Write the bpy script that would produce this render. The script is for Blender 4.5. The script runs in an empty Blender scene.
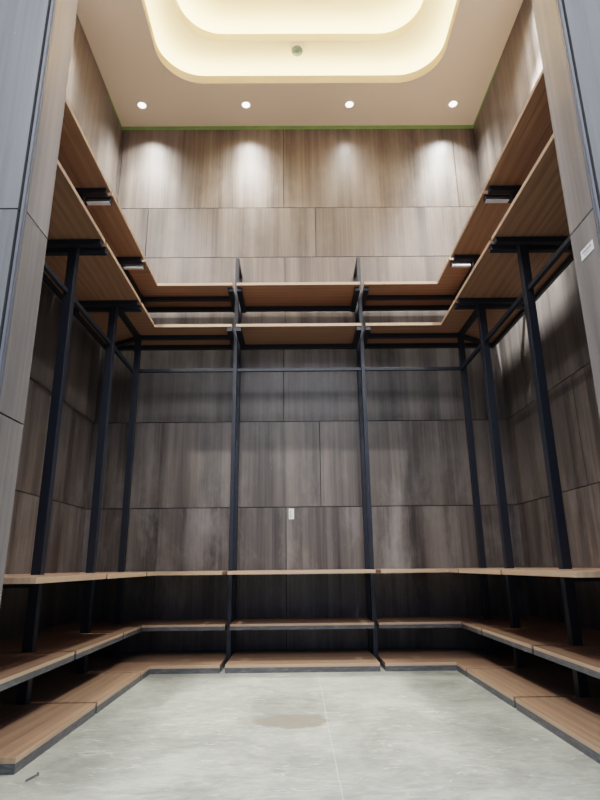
import bpy, bmesh, math, random
from mathutils import Matrix, Vector
from mathutils.geometry import tessellate_polygon
random.seed(7)
COL = bpy.context.scene.collection
H = 0.545            # camera height over the floor; all z below are absolute
XL, XR, YB = -1.397, 1.481, 3.85
YF0, YF1 = 1.39, 1.545            # front return walls
ZC = 3.46 + H                     # ceiling

# ------------------------------------------------------------------ helpers
def link(o, parent=None):
    COL.objects.link(o)
    if parent is not None:
        o.parent = parent
    return o

def tag(o, label=None, cat=None, group=None, kind=None):
    if label: o['label'] = label
    if cat: o['category'] = cat
    if group: o['group'] = group
    if kind: o['kind'] = kind
    return o

def empty(name, loc, label, cat, group=None, rotz=0):
    o = bpy.data.objects.new(name, None)
    o.empty_display_size = .05
    o.location = loc
    o.rotation_euler = (0, 0, rotz)
    link(o)
    return tag(o, label, cat, group)

def obj(name, bm, mat, parent=None, loc=(0, 0, 0), bevel=0, smooth=False):
    bmesh.ops.recalc_face_normals(bm, faces=bm.faces)
    me = bpy.data.meshes.new(name)
    bm.to_mesh(me); bm.free()
    for m in (mat if isinstance(mat, (list, tuple)) else [mat]):
        me.materials.append(m)
    if smooth:
        for p in me.polygons: p.use_smooth = True
    o = bpy.data.objects.new(name, me)
    o.location = loc
    link(o, parent)
    if bevel:
        b = o.modifiers.new('edge', 'BEVEL')
        b.width = bevel; b.segments = 2; b.limit_method = 'ANGLE'; b.angle_limit = math.radians(40)
    return o

def box(bm, x0, x1, y0, y1, z0, z1, mi=0):
    vs = [bm.verts.new((x, y, z)) for z in (z0, z1) for y in (y0, y1) for x in (x0, x1)]
    for f in ((0, 2, 3, 1), (4, 5, 7, 6), (0, 1, 5, 4), (2, 6, 7, 3), (0, 4, 6, 2), (1, 3, 7, 5)):
        bm.faces.new([vs[i] for i in f]).material_index = mi
    return vs

def boxes(*bs):
    bm = bmesh.new()
    for b in bs: box(bm, *b)
    return bm

def bar(bm, a, b, w, h):
    """square bar from a to b, h measured vertically"""
    a, b = Vector(a), Vector(b)
    d = (b - a).normalized()
    s = d.cross(Vector((0, 0, 1))).normalized() * (w / 2)
    u = s.cross(d).normalized() * (h / 2)
    vs = [bm.verts.new(p + i * s + j * u) for p in (a, b) for i, j in ((-1, -1), (1, -1), (1, 1), (-1, 1))]
    for f in ((3, 2, 1, 0), (4, 5, 6, 7), (0, 1, 5, 4), (1, 2, 6, 5), (2, 3, 7, 6), (3, 0, 4, 7)):
        bm.faces.new([vs[i] for i in f])

def prism(bm, loops, z0, z1, mi=0, front=None):
    """outer loop plus holes extruded from z0 to z1"""
    pts = [Vector((x, y, 0)) for l in loops for x, y in l]
    tris = tessellate_polygon([[Vector((x, y, 0)) for x, y in l] for l in loops])
    lo = [bm.verts.new((p.x, p.y, z0)) for p in pts]
    hi = [bm.verts.new((p.x, p.y, z1)) for p in pts]
    for t in tris:
        for vs in (lo, hi):
            try: bm.faces.new([vs[i] for i in t]).material_index = mi
            except ValueError: pass
    k = 0
    for l in loops:
        n = len(l)
        for i in range(n):
            j = (i + 1) % n
            f = bm.faces.new((lo[k+i], lo[k+j], hi[k+j], hi[k+i]))
            f.material_index = 1 if front and l is loops[0] and front(l[i], l[j]) else mi
        k += n

def lathe(bm, prof, n=32, c=(0, 0, 0)):
    rings = []
    for r, z in prof:
        if r < 1e-6:
            rings.append([bm.verts.new((c[0], c[1], c[2] + z))])
        else:
            rings.append([bm.verts.new((c[0] + r*math.cos(2*math.pi*i/n), c[1] + r*math.sin(2*math.pi*i/n), c[2] + z)) for i in range(n)])
    for a, b in zip(rings, rings[1:]):
        for i in range(n):
            j = (i + 1) % n
            if len(a) == 1 and len(b) == 1: continue
            if len(a) == 1: bm.faces.new((a[0], b[i], b[j]))
            elif len(b) == 1: bm.faces.new((a[i], a[j], b[0]))
            else: bm.faces.new((a[i], a[j], b[j], b[i]))

def rrect(x0, x1, y0, y1, r, n=14):
    out = []
    for cx, cy, a0 in ((x1-r, y1-r, 0), (x0+r, y1-r, 90), (x0+r, y0+r, 180), (x1-r, y0+r, 270)):
        for i in range(n + 1):
            a = math.radians(a0 + 90*i/n)
            out.append((cx + r*math.cos(a), cy + r*math.sin(a)))
    return out

# ------------------------------------------------------------------ materials
class NT:
    def __init__(s, name):
        s.m = bpy.data.materials.new(name); s.m.use_nodes = True
        s.t = s.m.node_tree; s.n = s.t.nodes
        s.b = s.n['Principled BSDF']
    def add(s, typ, **kw):
        x = s.n.new(typ)
        for k, v in kw.items():
            if k.startswith('i_'):
                key = k[2:]
                x.inputs[int(key) if key.isdigit() else key.replace('_', ' ')].default_value = v
            else: setattr(x, k, v)
        return x
    def l(s, a, b): s.t.links.new(a, b)
    def coord(s, scale=(1, 1, 1), loc=None):
        tc = s.add('ShaderNodeTexCoord'); mp = s.add('ShaderNodeMapping')
        mp.inputs['Scale'].default_value = scale
        s.l(tc.outputs['Object'], mp.inputs['Vector'])
        if loc is not None: s.l(loc, mp.inputs['Location'])
        return mp.outputs['Vector']
    def noise(s, vec, scale, detail=4, rough=.55, dist=0):
        x = s.add('ShaderNodeTexNoise')
        x.inputs['Scale'].default_value = scale; x.inputs['Detail'].default_value = detail
        x.inputs['Roughness'].default_value = rough; x.inputs['Distortion'].default_value = dist
        s.l(vec, x.inputs['Vector'])
        return x.outputs['Fac']
    def ramp(s, fac, stops):
        x = s.add('ShaderNodeValToRGB')
        e = x.color_ramp.elements
        while len(e) < len(stops): e.new(.5)
        for i, (p, c) in enumerate(stops):
            e[i].position = p
            e[i].color = (c, c, c, 1) if isinstance(c, (int, float)) else (*c, 1)
        s.l(fac, x.inputs['Fac'])
        return x.outputs['Color']
    def mix(s, fac, a, b, mode='MIX'):
        x = s.add('ShaderNodeMix', data_type='RGBA', blend_type=mode)
        for v, i in ((fac, 0), (a, 6), (b, 7)):
            if hasattr(v, 'links'): s.l(v, x.inputs[i])
            elif i == 0: x.inputs[0].default_value = v
            else: x.inputs[i].default_value = (*v, 1)
        return x.outputs[2]
    def math(s, op, a, b=0.0, c=None):
        x = s.add('ShaderNodeMath', operation=op)
        for v, i in ((a, 0), (b, 1), (c, 2)):
            if v is None: continue
            if hasattr(v, 'links'): s.l(v, x.inputs[i])
            else: x.inputs[i].default_value = v
        return x.outputs[0]
    def bump(s, h, strength=.2, dist=.01):
        x = s.add('ShaderNodeBump'); x.inputs['Strength'].default_value = strength; x.inputs['Distance'].default_value = dist
        s.l(h, x.inputs['Height']); s.l(x.outputs['Normal'], s.b.inputs['Normal'])
    def out(s, col=None, rough=None, **kw):
        for v, k in ((col, 'Base Color'), (rough, 'Roughness')):
            if v is None: continue
            if hasattr(v, 'links'): s.l(v, s.b.inputs[k])
            else: s.b.inputs[k].default_value = (*v, 1) if isinstance(v, tuple) else v
        for k, v in kw.items(): s.b.inputs[k.replace('_', ' ')].default_value = v
        return s.m

def plain(name, col, rough=.5, metal=0, var=.12, scale=30):
    t = NT(name)
    n = t.noise(t.coord(), scale, 3)
    c = t.mix(n, tuple(x*(1-var) for x in col), tuple(min(1, x*(1+var)) for x in col))
    return t.out(c, rough, Metallic=metal)

def panel_mat(name, dark, light, smear=.5):
    t = NT(name)
    geo = t.add('ShaderNodeNewGeometry')
    rnd = geo.outputs['Random Per Island']
    off = t.add('ShaderNodeCombineXYZ')
    t.l(t.math('MULTIPLY', rnd, 37.), off.inputs[0]); t.l(t.math('MULTIPLY', rnd, 91.), off.inputs[1]); t.l(t.math('MULTIPLY', rnd, 5.), off.inputs[2])
    v1 = t.coord((9, 9, .22), off.outputs[0])
    v2 = t.coord((55, 55, .9), off.outputs[0])
    v3 = t.coord((1.9, 1.9, .75), off.outputs[0])
    a = t.noise(v1, 1., 4, .6, .25)
    b = t.noise(v2, 1., 3, .6, .1)
    f = t.math('ADD', t.math('MULTIPLY', a, .72), t.math('MULTIPLY', b, .28))
    col = t.ramp(f, ((.36, dark), (.62, light)))
    tint = t.math('MULTIPLY_ADD', rnd, .22, .89)
    cc = t.add('ShaderNodeCombineColor')
    for i in range(3): t.l(tint, cc.inputs[i])
    col = t.mix(1., col, cc.outputs[0], 'MULTIPLY')
    # pale smears over the panels, denser towards the floor
    d = t.ramp(t.noise(v3, 2.2, 7, .72, .15), ((.47, 0.), (.75, 1.)))
    sp = t.add('ShaderNodeSeparateXYZ'); tc = t.add('ShaderNodeTexCoord'); t.l(tc.outputs['Object'], sp.inputs[0])
    zr = t.add('ShaderNodeMapRange'); t.l(sp.outputs[2], zr.inputs[0])
    zr.inputs[1].default_value = .8; zr.inputs[2].default_value = 1.3; zr.inputs[3].default_value = 1.; zr.inputs[4].default_value = .45
    dd = t.math('MULTIPLY', t.math('MULTIPLY', d, zr.outputs[0]), smear)
    col = t.mix(dd, col, (.36, .34, .33))
    spk = t.ramp(t.noise(t.coord((1, 1, .6)), 46., 3, .7), ((.70, 0.), (.76, 1.)))
    col = t.mix(t.math('MULTIPLY', spk, .35), col, (.5, .49, .47))
    rg = t.ramp(a, ((.3, .36), (.7, .5)))
    t.bump(b, .12, .004)
    return t.out(col, rg)

M_PANEL = panel_mat('stone_wood_panel', (.052, .045, .041), (.165, .142, .127))
M_PANELR = panel_mat('lit_reveal_panel', (.14, .129, .121), (.275, .252, .235), .3)  # lighter copy of the wall panel: niche light put into its colour
M_PANELG = panel_mat('hall_lit_panel', (.125, .122, .113), (.215, .211, .20), .3)  # paler, greyer panel for the hall faces, hall light put into its colour
M_GROOVE = plain('dark_joint', (.02, .018, .017), .8)

def wood_mat(name, dark, light, rough=.42):
    t = NT(name)
    oi = t.add('ShaderNodeObjectInfo')
    off = t.add('ShaderNodeCombineXYZ')
    t.l(t.math('MULTIPLY', oi.outputs['Random'], 23.), off.inputs[0]); t.l(t.math('MULTIPLY', oi.outputs['Random'], 61.), off.inputs[1])
    v = t.coord((.55, 5, 5), off.outputs[0])
    w = t.add('ShaderNodeTexWave', wave_type='BANDS', bands_direction='Y')
    w.inputs['Scale'].default_value = 1.5; w.inputs['Distortion'].default_value = 11.; w.inputs['Detail'].default_value = 4.; w.inputs['Detail Scale'].default_value = .5
    t.l(v, w.inputs['Vector'])
    fine = t.noise(t.coord((2.2, 120, 60), off.outputs[0]), 1., 3, .6)
    f = t.math('ADD', t.math('MULTIPLY', w.outputs['Fac'], .22), t.math('MULTIPLY', fine, .80))
    col = t.ramp(f, ((.2, dark), (.8, light)))
    big = t.noise(t.coord((1.5, 5, 5), off.outputs[0]), 1., 2)
    col = t.mix(t.math('MULTIPLY', big, .3), col, tuple(x*.8 for x in dark))
    t.bump(fine, .08, .002)
    return t.out(col, rough)

M_WOOD = wood_mat('walnut_veneer', (.225, .136, .088), (.44, .285, .190))
M_EDGE = wood_mat('pale_oak_edge', (.44, .29, .19), (.62, .44, .30))
M_STEEL = plain('black_steel', (.013, .017, .027), .45, .0, .25, 18)
def scuffed():
    t = NT('scuffed_grey_steel')
    n = t.noise(t.coord((3, 3, 14)), 6., 5, .7, .6)
    c = t.ramp(n, ((.45, (.085, .087, .094)), (.66, (.15, .152, .158)), (.74, (.34, .34, .33))))
    return t.out(c, .5)
M_TRAY = scuffed()
M_TRIM = plain('blue_grey_metal_trim', (.15, .155, .165), .45, .3, .2, 8)
M_STRIP = plain('pale_grey_strip', (.85, .85, .90), .5)
M_TAPE = plain('green_masking_tape', (.20, .36, .11), .7, 0, .25, 12)
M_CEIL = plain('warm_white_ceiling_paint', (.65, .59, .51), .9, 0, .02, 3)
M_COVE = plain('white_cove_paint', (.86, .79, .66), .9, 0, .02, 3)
M_WHITE = plain('white_paper', (.82, .82, .80), .6, 0, .03)
M_INK = plain('grey_print', (.30, .30, .32), .8)
M_RING = plain('white_lamp_ring', (.72, .72, .70), .35)
M_DET = plain('green_grey_plastic', (.17, .27, .235), .45, 0, .3, 60)
M_DETW = plain('white_detector_plastic', (.82, .82, .80), .4, 0, .03)
M_SCREW = plain('zinc_screw', (.10, .11, .12), .35, .7)

def emis(name, col, s):
    t = NT(name)
    t.b.inputs['Base Color'].default_value = (*col, 1)
    t.b.inputs['Emission Color'].default_value = (*col, 1)
    t.b.inputs['Emission Strength'].default_value = s
    return t.m
M_LED = emis('warm_led', (1., .75, .44), 56.)
M_LENS = emis('lamp_lens', (1., .96, .90), 5.)

def floor_mat():
    t = NT('screeded_concrete')
    tc = t.add('ShaderNodeTexCoord'); P = tc.outputs['Object']
    a = t.noise(t.coord(), 2.2, 7, .68, .5)
    b = t.noise(t.coord((1, 2.2, 1)), 13., 6, .7, .9)
    c = t.noise(t.coord((1, 3.5, 1)), 34., 4, .7, .4)
    f = t.math('ADD', t.math('MULTIPLY', a, .55), t.math('ADD', t.math('MULTIPLY', b, .35), t.math('MULTIPLY', c, .1)))
    col = t.ramp(f, ((.32, (.13, .14, .12)), (.5, (.30, .315, .272)), (.68, (.50, .512, .445))))
    sm = t.ramp(t.noise(t.coord((1, 2.6, 1)), 9., 5, .75, 1.6), ((.57, 0.), (.68, 1.)))
    col = t.mix(t.math('MULTIPLY', sm, .6), col, (.62, .62, .56))
    # brown damp stain in the middle of the slab
    sp = t.add('ShaderNodeSeparateXYZ'); t.l(P, sp.inputs[0])
    wob = t.noise(t.coord(), 5., 4, .6)
    dx = t.math('DIVIDE', t.math('ADD', sp.outputs[0], .015), .15)
    dy = t.math('DIVIDE', t.math('SUBTRACT', sp.outputs[1], 2.33), .13)
    r = t.math('SQRT', t.math('ADD', t.math('MULTIPLY', dx, dx), t.math('MULTIPLY', dy, dy)))
    r = t.math('ADD', r, t.math('MULTIPLY', wob, 1.5))
    st = t.ramp(t.math('MULTIPLY', r, .5), ((.72, 1.), (.80, 0.)))
    col = t.mix(t.math('MULTIPLY', st, .9), col, (.20, .178, .14))
    # chalk-white scraped line running back over the slab
    ln = t.math('ABSOLUTE', t.math('SUBTRACT', sp.outputs[0], t.math('MULTIPLY_ADD', wob, .012, .101)))
    lm = t.ramp(t.math('MULTIPLY', ln, 100.), ((.10, 1.), (.28, 0.)))
    col = t.mix(t.math('MULTIPLY', lm, .35), col, (.60, .59, .54))
    rg = t.ramp(b, ((.35, .48), (.7, .68)))
    t.bump(b, .12, .004)
    return t.out(col, rg)
M_FLOOR = floor_mat()

# ------------------------------------------------------------------ setting
def struct(name, bm, mat, **k):
    o = obj(name, bm, mat, **k); o['kind'] = 'structure'; return o

bm = bmesh.new(); box(bm, -4, 4, -5, YB + .2, -.1, 0)
struct('floor', bm, M_FLOOR)

ZJ = [0, .377 + H, .966 + H, 1.56 + H, 2.253 + H, 2.686 + H, ZC]
def clad(name, axis, const, sgn, rows, thick=.14, mat=M_PANEL, top=None):
    """panelled wall: slabs of 12 mm cladding with 4 mm open joints on a dark backing"""
    bm = bmesh.new(); g = .0024
    u0 = rows[0][2][0]; u1 = rows[0][2][-1]; z0 = rows[0][0]; z1 = rows[-1][1]
    def bx(ua, ub, za, zb, d0, d1, mi):
        d0, d1 = sorted((const - sgn*d0, const - sgn*d1))
        if axis == 'x': box(bm, d0, d1, ua, ub, za, zb, mi)
        else: box(bm, ua, ub, d0, d1, za, zb, mi)
    for za, zb, us in rows:
        for ua, ub in zip(us, us[1:]):
            bx(ua + g, ub - g, za + g, zb - g, 0, .012, 0)
    bx(u0, u1, z0, z1, .010, thick, 1)
    o = struct(name, bm, [mat, M_GROOVE])
    return o

def rows(zs, joints, u0, u1):
    return [(za, zb, [u0] + [j for j in js if u0 + .05 < j < u1 - .05] + [u1]) for (za, zb), js in zip(zip(zs, zs[1:]), joints)]
ZT = ZC + .45
clad('wall_back', 'y', YB, -1, rows(ZJ[:-1] + [ZT], [
    (-.068,), (.167,), (-.083,), (-.07,), (-1.13, .167), (-1.378+.0, -.08, 1.298)], XL - .1, XR + .1))
clad('wall_left', 'x', XL, 1, rows(ZJ[:-1] + [ZT], [(2.65,), (2.05, 3.25), (2.65,), (2.05, 3.25), (2.65,), ()], YF1, YB), mat=M_PANEL)
clad('wall_right', 'x', XR, -1, rows(ZJ[:-1] + [ZT], [(2.2, 3.4), (3.0 - .11,), (2.3, 3.5), (2.9,), (2.3, 3.5), ()], YF1, YB), mat=M_PANEL)

# front return walls: reveal faces and the faces turned to the hall
XRL, XRR = -.757, .855
ZJ2 = [0, .385 + H, .972 + H, 4.6]
def return_wall(name, xr, xo, sgn):
    bm = bmesh.new(); g = .0024
    xa, xb = sorted((xr, xo))
    for za, zb in zip(ZJ2, ZJ2[1:]):
        # reveal slab
        d = sorted((xr, xr + sgn*.012))
        box(bm, d[0], d[1], YF0 + .016, YF1, za + g, zb - g, 0)
        # slabs of the hall face
        x = xr + sgn*.016
        k = 0
        for w in (1.2, 1.2):
            e = x + sgn*w
            d = sorted((x + sgn*g, e - sgn*g))
            box(bm, d[0], d[1], YF0, YF0 + .012, za + g, zb - g, 2)
            x = e
    d = sorted((xr + sgn*.011, xo))
    box(bm, d[0], d[1], YF0 + .011, YF1, 0, 4.6, 1)
    return struct(name, bm, [M_PANELR, M_GROOVE, M_PANELG])
return_wall('wall_front_left', XRL, XRL - 2.4, -1)
return_wall('wall_front_right', XRR, XRR + 2.4, 1)
# slim metal corner trims on the two column edges
for nm, xr, s in (('trim_1', XRL, -1), ('trim_2', XRR, 1)):
    bm = bmesh.new()
    d = sorted((xr - s*.0006, xr + s*.010)); box(bm, d[0], d[1], YF0 + .006, YF0 + .0135, 0, 4.6)
    d = sorted((xr + s*.002, xr + s*.009)); box(bm, d[0], d[1], YF0 - .0006, YF0 + .006, 0, 4.6)
    struct(nm, bm, M_TRIM)

# ceiling: lower slab, first raised tray and second raised tray
H1 = (-.955, 1.075, 1.90, 3.42); H2 = (-.785, .905, 2.07, 3.24)
LIP = .072
Z2, Z3 = 3.655 + H, 3.85 + H
r1 = rrect(*H1, .30); r2 = rrect(*H2, .28)
def grow(r, d): return (r[0]-d, r[1]+d, r[2]-d, r[3]+d)
outer = [(XL - .1, YF0 + .03), (XR + .1, YF0 + .03), (XR + .1, YB + .1), (XL - .1, YB + .1)]
P1 = rrect(*grow(H1, .13), .42); P2 = rrect(*grow(H2, .12), .39)
bm = bmesh.new()
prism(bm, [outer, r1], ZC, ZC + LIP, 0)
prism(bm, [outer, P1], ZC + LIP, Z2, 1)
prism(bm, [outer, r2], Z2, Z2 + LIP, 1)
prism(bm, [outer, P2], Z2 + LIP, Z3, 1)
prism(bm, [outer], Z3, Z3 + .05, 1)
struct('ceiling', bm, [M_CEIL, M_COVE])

# led strips lying on the two ledges
for nm, hole, z, lab in (('led_strip', H1, ZC + LIP, 'glowing warm light strip behind the lower, wider ceiling cove lip'),
                         ('led_strip', H2, Z2 + LIP, 'glowing warm light strip behind the upper, smaller ceiling cove lip')):
    bm = bmesh.new()
    prism(bm, [rrect(*grow(hole, .100), .39), rrect(*grow(hole, .085), .375)], z + .0005, z + .010)
    tag(obj(nm, bm, M_LED), lab, 'light strip', 'cove light strips')

# ------------------------------------------------------------------ shelf boards
G = .011                       # half gap between boards
YJ1, YJ2 = 2.463, 3.116        # joints of the side bays (post centres)
XM1, XM2 = -.400, .455         # joints of the back bays
PXL, PXR = -1.070, 1.118       # side post centres
PXF = {'left': -1.078, 'right': 1.118}
PW = .02                       # half width of side posts
CPL, CPR, CPY = -1.063, 1.134, 3.610
CW = .0175
YN = 1.80                      # near ends of the side boards
LEVELS = [
    dict(k='bottom', z=.042, th=.016, tray=.026, FL=-.784, FR=.848, FB=3.31, RL=-1.385, RR=1.469, RB=3.838, yn=1.80, corner=True),
    dict(k='second', z=.228, th=.013, tray=.020, FL=-.884, FR=.942, FB=3.49, RL=-1.385, RR=1.469, RB=3.838, yn=1.62, corner=True),
    dict(k='third', z=.520, th=.019, tray=0, FL=-.784, FR=.848, FB=3.31, RL=-1.385, RR=1.469, RB=3.838, yn=1.80, corner=True),
    dict(k='lower_top', z=2.080, th=.020, tray=0, FL=-.919, FR=.967, FB=3.465, RL=-1.372, RR=1.430, RB=3.815, yn=1.62, corner=True),
    dict(k='upper_top', z=2.368, th=.020, tray=0, FL=-.914, FR=.960, FB=3.440, RL=-1.372, RR=1.430, RB=3.797, yn=1.62, corner=False),
]
TIER = {'bottom': 'bottom tier lying on the concrete floor', 'second': 'second tier above the floor',
        'third': 'thin third tier at eye level', 'lower_top': 'lower of the two high tiers', 'upper_top': 'topmost tier under the ceiling'}
GROUP = {'bottom': 'bottom tier boards', 'second': 'second tier boards', 'third': 'third tier boards',
         'lower_top': 'lower high tier boards', 'upper_top': 'topmost tier boards'}
PLACE = {'left_near': 'left wall board beside the left column', 'left_far': 'left wall board between the two left posts',
         'left_corner': 'L-shaped board in the left back corner', 'center': 'middle board on the back wall',
         'right_corner': 'L-shaped board in the right back corner', 'right_far': 'right wall board between the two right posts',
         'right_near': 'right wall board beside the right column'}

def side_poly(F, R, px, y0, y1, n0, n1, px1=None):
    """board outline with notches where posts stand; F front x, R rear x"""
    a, b = sorted((px - PW - .001, px + PW + .001))
    px1 = px if px1 is None else px1
    a1, b1 = sorted((px1 - PW - .001, px1 + PW + .001))
    s = 1 if F > R else -1
    e0, e1 = (b, a) if s > 0 else (a, b)       # order when walking F -> R
    g0, g1 = (b1, a1) if s > 0 else (a1, b1)
    pts = [(F, y0)]
    if n0 is not None: pts += [(e0, y0), (e0, n0), (e1, n0), (e1, y0)]
    pts += [(R, y0), (R, y1)]
    if n1 is not None: pts += [(g1, y1), (g1, n1), (g0, n1), (g0, y1)]
    pts += [(F, y1)]
    return pts

def make_board(L, place, loops, rot):
    """loops in world xy; the thing sits at its own centre, long axis on local x"""
    xs = [p[0] for p in loops[0]]; ys = [p[1] for p in loops[0]]
    c = Vector(((min(xs) + max(xs))/2, (min(ys) + max(ys))/2, L['z']))
    Rm = Matrix.Rotation(-rot, 2)
    loc = [[tuple(Rm @ Vector((x - c.x, y - c.y))) for x, y in l] for l in loops]
    iR = Matrix.Rotation(rot, 2)
    def front(a, b):
        a, b = iR @ Vector(a), iR @ Vector(b)
        a = (a.x + c.x, a.y + c.y); b = (b.x + c.x, b.y + c.y)
        on = lambda i, v: abs(a[i] - v) < 1e-4 and abs(b[i] - v) < 1e-4
        return on(0, L['FL']) or on(0, L['FR']) or on(1, L['FB']) or on(1, L['yn'])
    label = 'walnut ' + PLACE[place] + ', ' + TIER[L['k']]
    if L['tray']:
        root = empty('shelf_board', c, label, 'shelf', GROUP[L['k']], rot)
        bm = bmesh.new(); prism(bm, loc, -L['th'], 0, 0, front)
        obj('wood_top', bm, [M_WOOD, M_EDGE], root, bevel=.0012)
        bm = bmesh.new(); prism(bm, loc, -L['th'] - L['tray'] + .0003, -L['th'])
        t = obj('steel_tray', bm, M_TRAY, root); t['label'] = 'scuffed dark grey steel tray'
    else:
        bm = bmesh.new(); prism(bm, loc, -L['th'], 0, 0, front)
        o = obj('shelf_board', bm, [M_WOOD, M_EDGE], None, c, bevel=.0012)
        o.rotation_euler = (0, 0, rot)
        tag(o, label, 'shelf', GROUP[L['k']])

for L in LEVELS:
    for side, F, R, px, cp in (('left', L['FL'], L['RL'], PXL, CPL), ('right', L['FR'], L['RR'], PXR, CPR)):
        q = PW + .001
        make_board(L, side + '_near', [side_poly(F, R, px, L['yn'], YJ1 - G, None, YJ1 - q)], math.pi/2)
        make_board(L, side + '_far', [side_poly(F, R, px, YJ1 + G, YJ2 - G, YJ1 + q, YJ2 - q, PXF[side])], math.pi/2)
        gx = XM1 - G - .003 if side == 'left' else XM2 + G + .003
        a, b = sorted((PXF[side] - q, PXF[side] + q)); e0, e1 = (b, a) if F > R else (a, b)
        y0 = YJ2 + G
        outl = [(F, y0), (e0, y0), (e0, YJ2 + q), (e1, YJ2 + q), (e1, y0), (R, y0), (R, L['RB']), (gx, L['RB']), (gx, L['FB']), (F, L['FB'])]
        loops = [outl]
        if L['corner']:
            w = CW + .001
            loops.append([(cp - w, CPY - w), (cp + w, CPY - w), (cp + w, CPY + w), (cp - w, CPY + w)])
        make_board(L, side + '_corner', loops, 0)
    make_board(L, 'center', [[(XM1 + G + .003, L['FB']), (XM2 - G - .003, L['FB']), (XM2 - G - .003, L['RB']), (XM1 + G + .003, L['RB'])]], 0)

# ------------------------------------------------------------------ steel frames
ZA = 2.0592; ZB = 2.3472          # undersides of the two high tiers
BH = .028
ZTOP = 2.06 + H
def side_frame(px, F, R, yj, label):
    s = 1 if F > R else -1       # direction from wall to room
    root = empty('upright_frame', (px, yj, 0), label, 'shelf frame', 'upright steel frames')
    def P(name, b, mat=M_STEEL, par=root, bev=.0015):
        return obj(name, boxes(tuple(v - o for v, o in zip(b, (px, px, yj, yj, 0, 0)))), mat, par, bevel=bev)
    P('post', (px - PW, px + PW, yj - PW, yj + PW, 0, ZTOP))
    f = F - s*.006; r = (-1.331 if s > 0 else 1.409)
    xa, xb = sorted((f, r))
    for z in (ZA, ZB):
        for y0, y1 in ((yj - PW - .032, yj - PW), (yj + PW, yj + PW + .032)):
            P('bearer', (xa, xb, y0, y1, z - BH, z))
    x0, x1 = sorted((f - s*.004, px + s*(PW + .004)))
    P('pale_strip', (x0, x1, yj + PW - .001, yj + PW + .026, ZB - BH - .004, ZB - BH), M_STRIP)['label'] = 'pale grey strip'
    # short arms under the thin third tier and tie back to the wall
    x0, x1 = sorted((px - s*PW, XL + .002 if s > 0 else XR - .002))
    P('arm', (x0, x1, yj - .012, yj + .012, .470, .500))
    P('arm', (x0, x1, yj - .012, yj + .012, ZTOP - .03, ZTOP))
    return root
side_frame(PXL, -.919, -1.372, YJ1, 'dark steel upright frame on the left wall, nearer the left column')
side_frame(PXF['left'], -.919, -1.372, YJ2, 'dark steel upright frame on the left wall, next to the back corner')
side_frame(PXR, .967, 1.430, YJ1, 'dark steel upright frame on the right wall, nearer the right column')
side_frame(PXR, .967, 1.430, YJ2, 'dark steel upright frame on the right wall, next to the back corner')

def back_frame(xm, label):
    root = empty('upright_frame', (xm, 3.60, 0), label, 'shelf frame', 'upright steel frames')
    def P(name, b, mat=M_STEEL):
        return obj(name, boxes(tuple(v - o for v, o in zip(b, (xm, xm, 3.60, 3.60, 0, 0)))), mat, root, bevel=.0012)
    w = .0125
    ZM = ZTOP + .030
    P('post', (xm - w, xm + w, 3.58, 3.62, 0, ZM))
    P('post', (xm - w, xm + w, 3.812, 3.847, 0, ZM))
    P('top_bar', (xm - w, xm + w, 3.62, 3.812, ZM - .028, ZM))
    for z in (ZA, ZB):
        for x0, x1 in ((xm - w - .034, xm - w), (xm + w, xm + w + .034)):
            P('bearer', (x0, x1, 3.470, 3.811, z - BH, z))
    P('arm', (xm - w, xm + w, 3.62, 3.812, .470, .500))
    return root
back_frame(XM1, 'dark steel ladder frame on the back wall, left of the small white label')
back_frame(XM2, 'dark steel ladder frame on the back wall, right of the small white label')

def corner_frame(cx, px, xw, s, xm, label):
    root = empty('corner_frame', (cx, CPY, 0), label, 'shelf frame', 'corner post frames')
    def P(name, b):
        return obj(name, boxes(tuple(v - o for v, o in zip(b, (cx, cx, CPY, CPY, 0, 0)))), M_STEEL, root, bevel=.0012)
    P('post', (cx - CW, cx + CW, CPY - CW, CPY + CW, 0, ZB))
    for z in (ZA, ZB):
        x0, x1 = sorted((cx + s*CW, xm - s*.0475))
        P('back_beam', (x0, x1, CPY - .014, CPY + .014, z - BH, z))
        P('side_beam', (cx - CW, cx + CW - .004, YJ2 + PW + .032, CPY - CW, z - BH, z))
        bm = bmesh.new()
        bar(bm, (-s*.012, .012, z - BH/2 - .001), ((xw + s*.090) - cx, 3.752 - CPY, z - BH/2 - .001), .028, BH - .002)
        obj('diagonal_brace', bm, M_STEEL, root)
    return root
corner_frame(CPL, PXL, -1.372, 1, XM1, 'slim dark steel post with braces in the left back corner')
corner_frame(CPR, PXR, 1.430, -1, XM2, 'slim dark steel post with braces in the right back corner')

# ledgers under the rear edges of the high boards
def single(name, b, mat, label, cat, group, bevel=.0012):
    c = ((b[0]+b[1])/2, (b[2]+b[3])/2, (b[4]+b[5])/2)
    o = obj(name, boxes(tuple(v - c[i//2] for i, v in enumerate(b))), mat, None, c, bevel=bevel)
    return tag(o, label, cat, group)
for z, t in ((ZA, 'lower high tier'), (ZB, 'topmost tier')):
    single('shelf_ledger', (-1.352, -1.332, 1.62, 3.811, z - BH, z), M_STEEL, f'dark steel ledger along the left wall under the {t}', 'ledger', 'rear shelf ledgers')
    single('shelf_ledger', (1.410, 1.430, 1.62, 3.811, z - BH, z), M_STEEL, f'dark steel ledger along the right wall under the {t}', 'ledger', 'rear shelf ledgers')
    for xa, xb, w in ((-1.331, XM1 - .0475, 'left bay'), (XM1 + .0475, XM2 - .0475, 'middle bay'), (XM2 + .0475, 1.409, 'right bay')):
        yr = 3.811 if z == ZA else 3.796
        single('shelf_ledger', (xa, xb, yr - .033, yr, z - BH, z), M_STEEL, f'dark steel ledger along the back wall, {w}, under the {t}', 'ledger', 'rear shelf ledgers')

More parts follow.
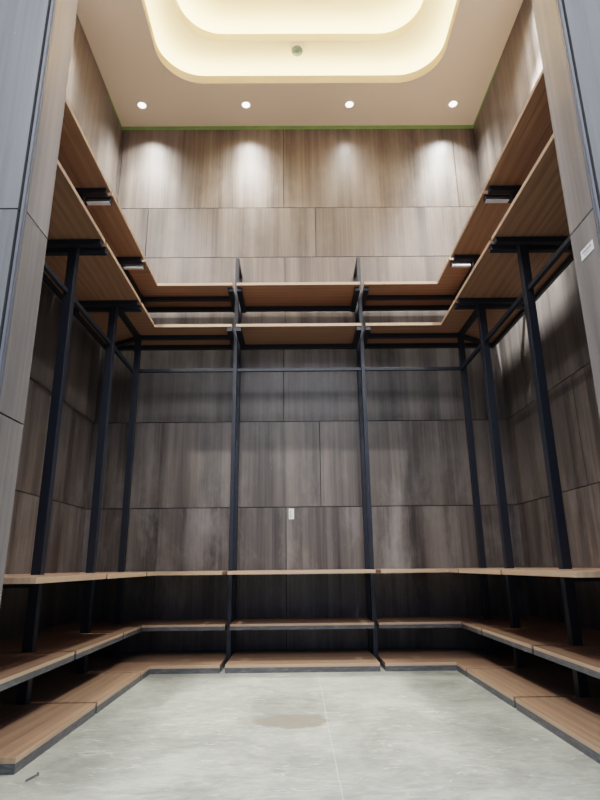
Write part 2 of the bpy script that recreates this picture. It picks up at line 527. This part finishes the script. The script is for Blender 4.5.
# hanging rails between the posts
ZR0, ZR1 = 1.244 + H, 1.267 + H
for px, dx, w, cp in ((PXL, -.008, 'left', CPL), (PXR, 0, 'right', CPR)):
    for ya, yb, lab in ((1.62, YJ1 - PW, f'dark hanging rail on the {w} wall running behind the {w} column'),
                        (YJ1 + PW, YJ2 - PW, f'dark hanging rail between the two posts on the {w} wall'),
                        (YJ2 + PW, CPY - CW, f'short dark hanging rail at the {w} back corner post')):
        single('hanging_rail', (px + dx - .009, px + dx + .009, ya + .001, yb - .001, ZR0, ZR1), M_STEEL, lab, 'rail', 'hanging rails')
for xa, xb, lab in ((CPL + CW, XM1 - .0125, 'dark hanging rail across the left bay of the back wall'),
                    (XM1 + .0125, XM2 - .0125, 'dark hanging rail across the middle bay of the back wall'),
                    (XM2 + .0125, CPR - CW, 'dark hanging rail across the right bay of the back wall')):
    single('hanging_rail', (xa + .001, xb - .001, 3.591, 3.609, ZR0 + .004, ZR1 + .002), M_STEEL, lab, 'rail', 'hanging rails')

# ------------------------------------------------------------------ small things
def downlight(x, lab, tilt):
    root = empty('downlight', (x, 3.625, ZC), lab, 'downlight', 'recessed ceiling spotlights')
    bm = bmesh.new()
    lathe(bm, [(.041, 0), (.041, -.003), (.036, -.006), (.031, -.004), (.029, 0)], 40)
    obj('trim_ring', bm, M_RING, root, smooth=True)
    bm = bmesh.new()
    lathe(bm, [(.029, -.001), (.020, -.0055), (0, -.007)], 32)
    obj('lens', bm, M_LENS, root, smooth=True)['label'] = 'glowing lens'
    return root
DL = [(-1.175, 'recessed ceiling spotlight in the left back corner, first of four from the left', 1., .06),
      (-.365, 'recessed ceiling spotlight, second of the four from the left', 1., 0),
      (.443, 'recessed ceiling spotlight with a weak beam, third of four from the left', .28, 0),
      (1.255, 'recessed ceiling spotlight in the right back corner, last of four from the left', 1.35, -.10)]
def spot(x, y, z, tx, ty, e, size=62, col=(1, .96, .90), soft=.03):
    l = bpy.data.lights.new('spot', 'SPOT'); l.energy = e; l.color = col
    l.spot_size = math.radians(size); l.spot_blend = 1.; l.shadow_soft_size = soft
    o = bpy.data.objects.new('spot_lamp', l); link(o)
    o.location = (x, y, z)
    o.rotation_euler = Vector((tx, ty, -1)).to_track_quat('-Z', 'Y').to_euler()
E_SPOT = 45.; E_BEAM = 115.
E_FRONT = 60.; E_SIDE = 340.
for x, lab, k, tx in DL:
    downlight(x, lab, tx)
    spot(x, 3.625, ZC - .012, tx, .14, E_SPOT*k, 108)
    spot(x, 3.625, ZC - .012, tx*.5, .03, E_BEAM*k, 76)

# smoke detector on the first raised tray
root = empty('smoke_detector', (.035, 3.300, Z2), 'small round smoke detector on the glowing cove ceiling', 'smoke detector')
bm = bmesh.new(); lathe(bm, [(0, 0), (.050, 0), (.050, -.010), (.046, -.016), (0, -.016)], 40); obj('base', bm, M_DETW, root, smooth=False)
bm = bmesh.new(); lathe(bm, [(.040, -.016), (.041, -.028), (.034, -.038), (.020, -.042), (0, -.042)], 40); obj('body', bm, M_DET, root)
bm = bmesh.new(); lathe(bm, [(.016, -.0415), (.016, -.047), (.012, -.050), (0, -.050)], 24); obj('cap', bm, M_DET, root)

# green masking tape under the ceiling edge
def tape(b, lab): single('masking_tape', b, M_TAPE, lab, 'tape', 'green masking tape', 0)
zt0 = ZC - .034
tape((XL + .001, XR - .001, YB - .0012, YB - .0001, zt0, ZC - .0005), 'green masking tape along the top of the back wall')
tape((XL + .0001, XL + .0012, 3.50, YB - .002, zt0 + .012, ZC - .0005), 'green masking tape end on the left wall at the ceiling corner')
tape((XR - .0012, XR - .0001, 3.22, YB - .002, zt0 + .012, ZC - .0005), 'green masking tape end on the right wall at the ceiling corner')

# labels
root = empty('wall_label', (-.032, YB - .001, .332 + H), 'small upright white label with grey print on the back wall', 'label')
obj('paper', boxes((-.0175, .0175, -.0012, .0006, -.035, .035)), M_WHITE, root)
bm = bmesh.new()
for i in range(9):
    box(bm, -.010, -.004 + .003*(i % 2), -.0016, -.0012, -.026 + i*.0056, -.0228 + i*.0056)
obj('print', bm, M_INK, root)
root = empty('column_label', (XRR - .001, 1.466, .873 + H), 'white paper label with grey print on the right column', 'label')
obj('paper', boxes((-.0008, .0008, -.035, .035, -.015, .015)), M_WHITE, root)
bm = bmesh.new()
for i in range(8):
    box(bm, -.0012, -.0008, -.024 + i*.0062, -.0195 + i*.0062, .001, .001 + (.006 if i % 3 else .008))
for i in range(5):
    box(bm, -.0012, -.0008, -.012 + i*.0062, -.0085 + i*.0062, -.007, -.004)
obj('print', bm, M_INK, root)

# loose screw on the floor
a = Vector((-.727, 1.736, .0035)); b = Vector((-.713, 1.787, .0055)); d = b - a; ln = d.length
root = empty('loose_screw', a, 'loose dark screw lying on the concrete floor by the left bottom shelf', 'screw')
root.rotation_euler = d.to_track_quat('Z', 'Y').to_euler()
bm = bmesh.new(); prof = [(0, 0), (.0012, .006)]
z = .006
while z < ln - .010:
    prof += [(.0020, z + .0012), (.0014, z + .0024)]; z += .0024
prof += [(.0018, ln - .006), (.0018, ln - .002)]
lathe(bm, prof, 14); obj('shank', bm, M_SCREW, root)
bm = bmesh.new(); lathe(bm, [(.0018, ln - .004), (.0046, ln - .001), (.0046, ln), (0, ln)], 20); obj('head', bm, M_SCREW, root)

# ------------------------------------------------------------------ hall light
def area(loc, rot, sx, sy, e, col):
    l = bpy.data.lights.new('hall_light', 'AREA'); l.shape = 'RECTANGLE'; l.size = sx; l.size_y = sy; l.energy = e; l.color = col
    o = bpy.data.objects.new('hall_lamp', l); link(o); o.location = loc; o.rotation_euler = rot
area((0.05, -2.6, 4.35), (0, 0, 0), 4.5, 4.6, 330, (.97, .985, 1.0))
# added row of unseen soft spots, overhead fill for the niche front
for x in (-1.175, -.365, .443, 1.255):
    spot(x, 1.66, ZC - .012, -.12*x, .12, E_FRONT, 150, (.98, .98, .97), .22)
for x in (-1.175, 1.255):        # the spotlights beside the cove
    spot(x, 2.45, ZC - .012, (.10 if x > 0 else -.10), 0, E_SIDE, 136, (1, .98, .95), .07)
# added narrow spots to brighten wall patches; the right one spills behind the boards
spot(1.255, 2.45, ZC - .012, .108, .40, 3600, 34, (.97, .99, 1.0))
spot(-1.175, 2.45, ZC - .012, -.32, .05, 70, 50, (1, .98, .95))

w = bpy.data.worlds.new('world'); bpy.context.scene.world = w; w.use_nodes = True
bg = w.node_tree.nodes['Background']; bg.inputs[0].default_value = (.34, .52, 1.0, 1); bg.inputs[1].default_value = .42

# ------------------------------------------------------------------ camera
R = [[0.9999292357728492, -0.005574694543789502, -0.010509340011118088],
     [0.008531952703311224, -0.2795721605015898, 0.9600867736072307],
     [0.00829030939074678, 0.9601084990006165, 0.27950481376353603]]
cd = bpy.data.cameras.new('camera'); cam = bpy.data.objects.new('camera', cd); link(cam)
cd.sensor_fit = 'HORIZONTAL'; cd.sensor_width = 36; cd.lens = 34.1539; cd.clip_start = .02
cam.matrix_world = Matrix(((R[0][0], R[1][0], -R[2][0], 0), (R[0][1], R[1][1], -R[2][1], 0), (R[0][2], R[1][2], -R[2][2], H), (0, 0, 0, 1)))
sc = bpy.context.scene
sc.camera = cam
sc.view_settings.view_transform = 'Filmic'
sc.view_settings.look = 'Medium High Contrast'
sc.view_settings.exposure = 0.33
sc.cycles.use_denoising = True
sc.cycles.max_bounces = 10; sc.cycles.diffuse_bounces = 6
sc.cycles.sample_clamp_indirect = 6
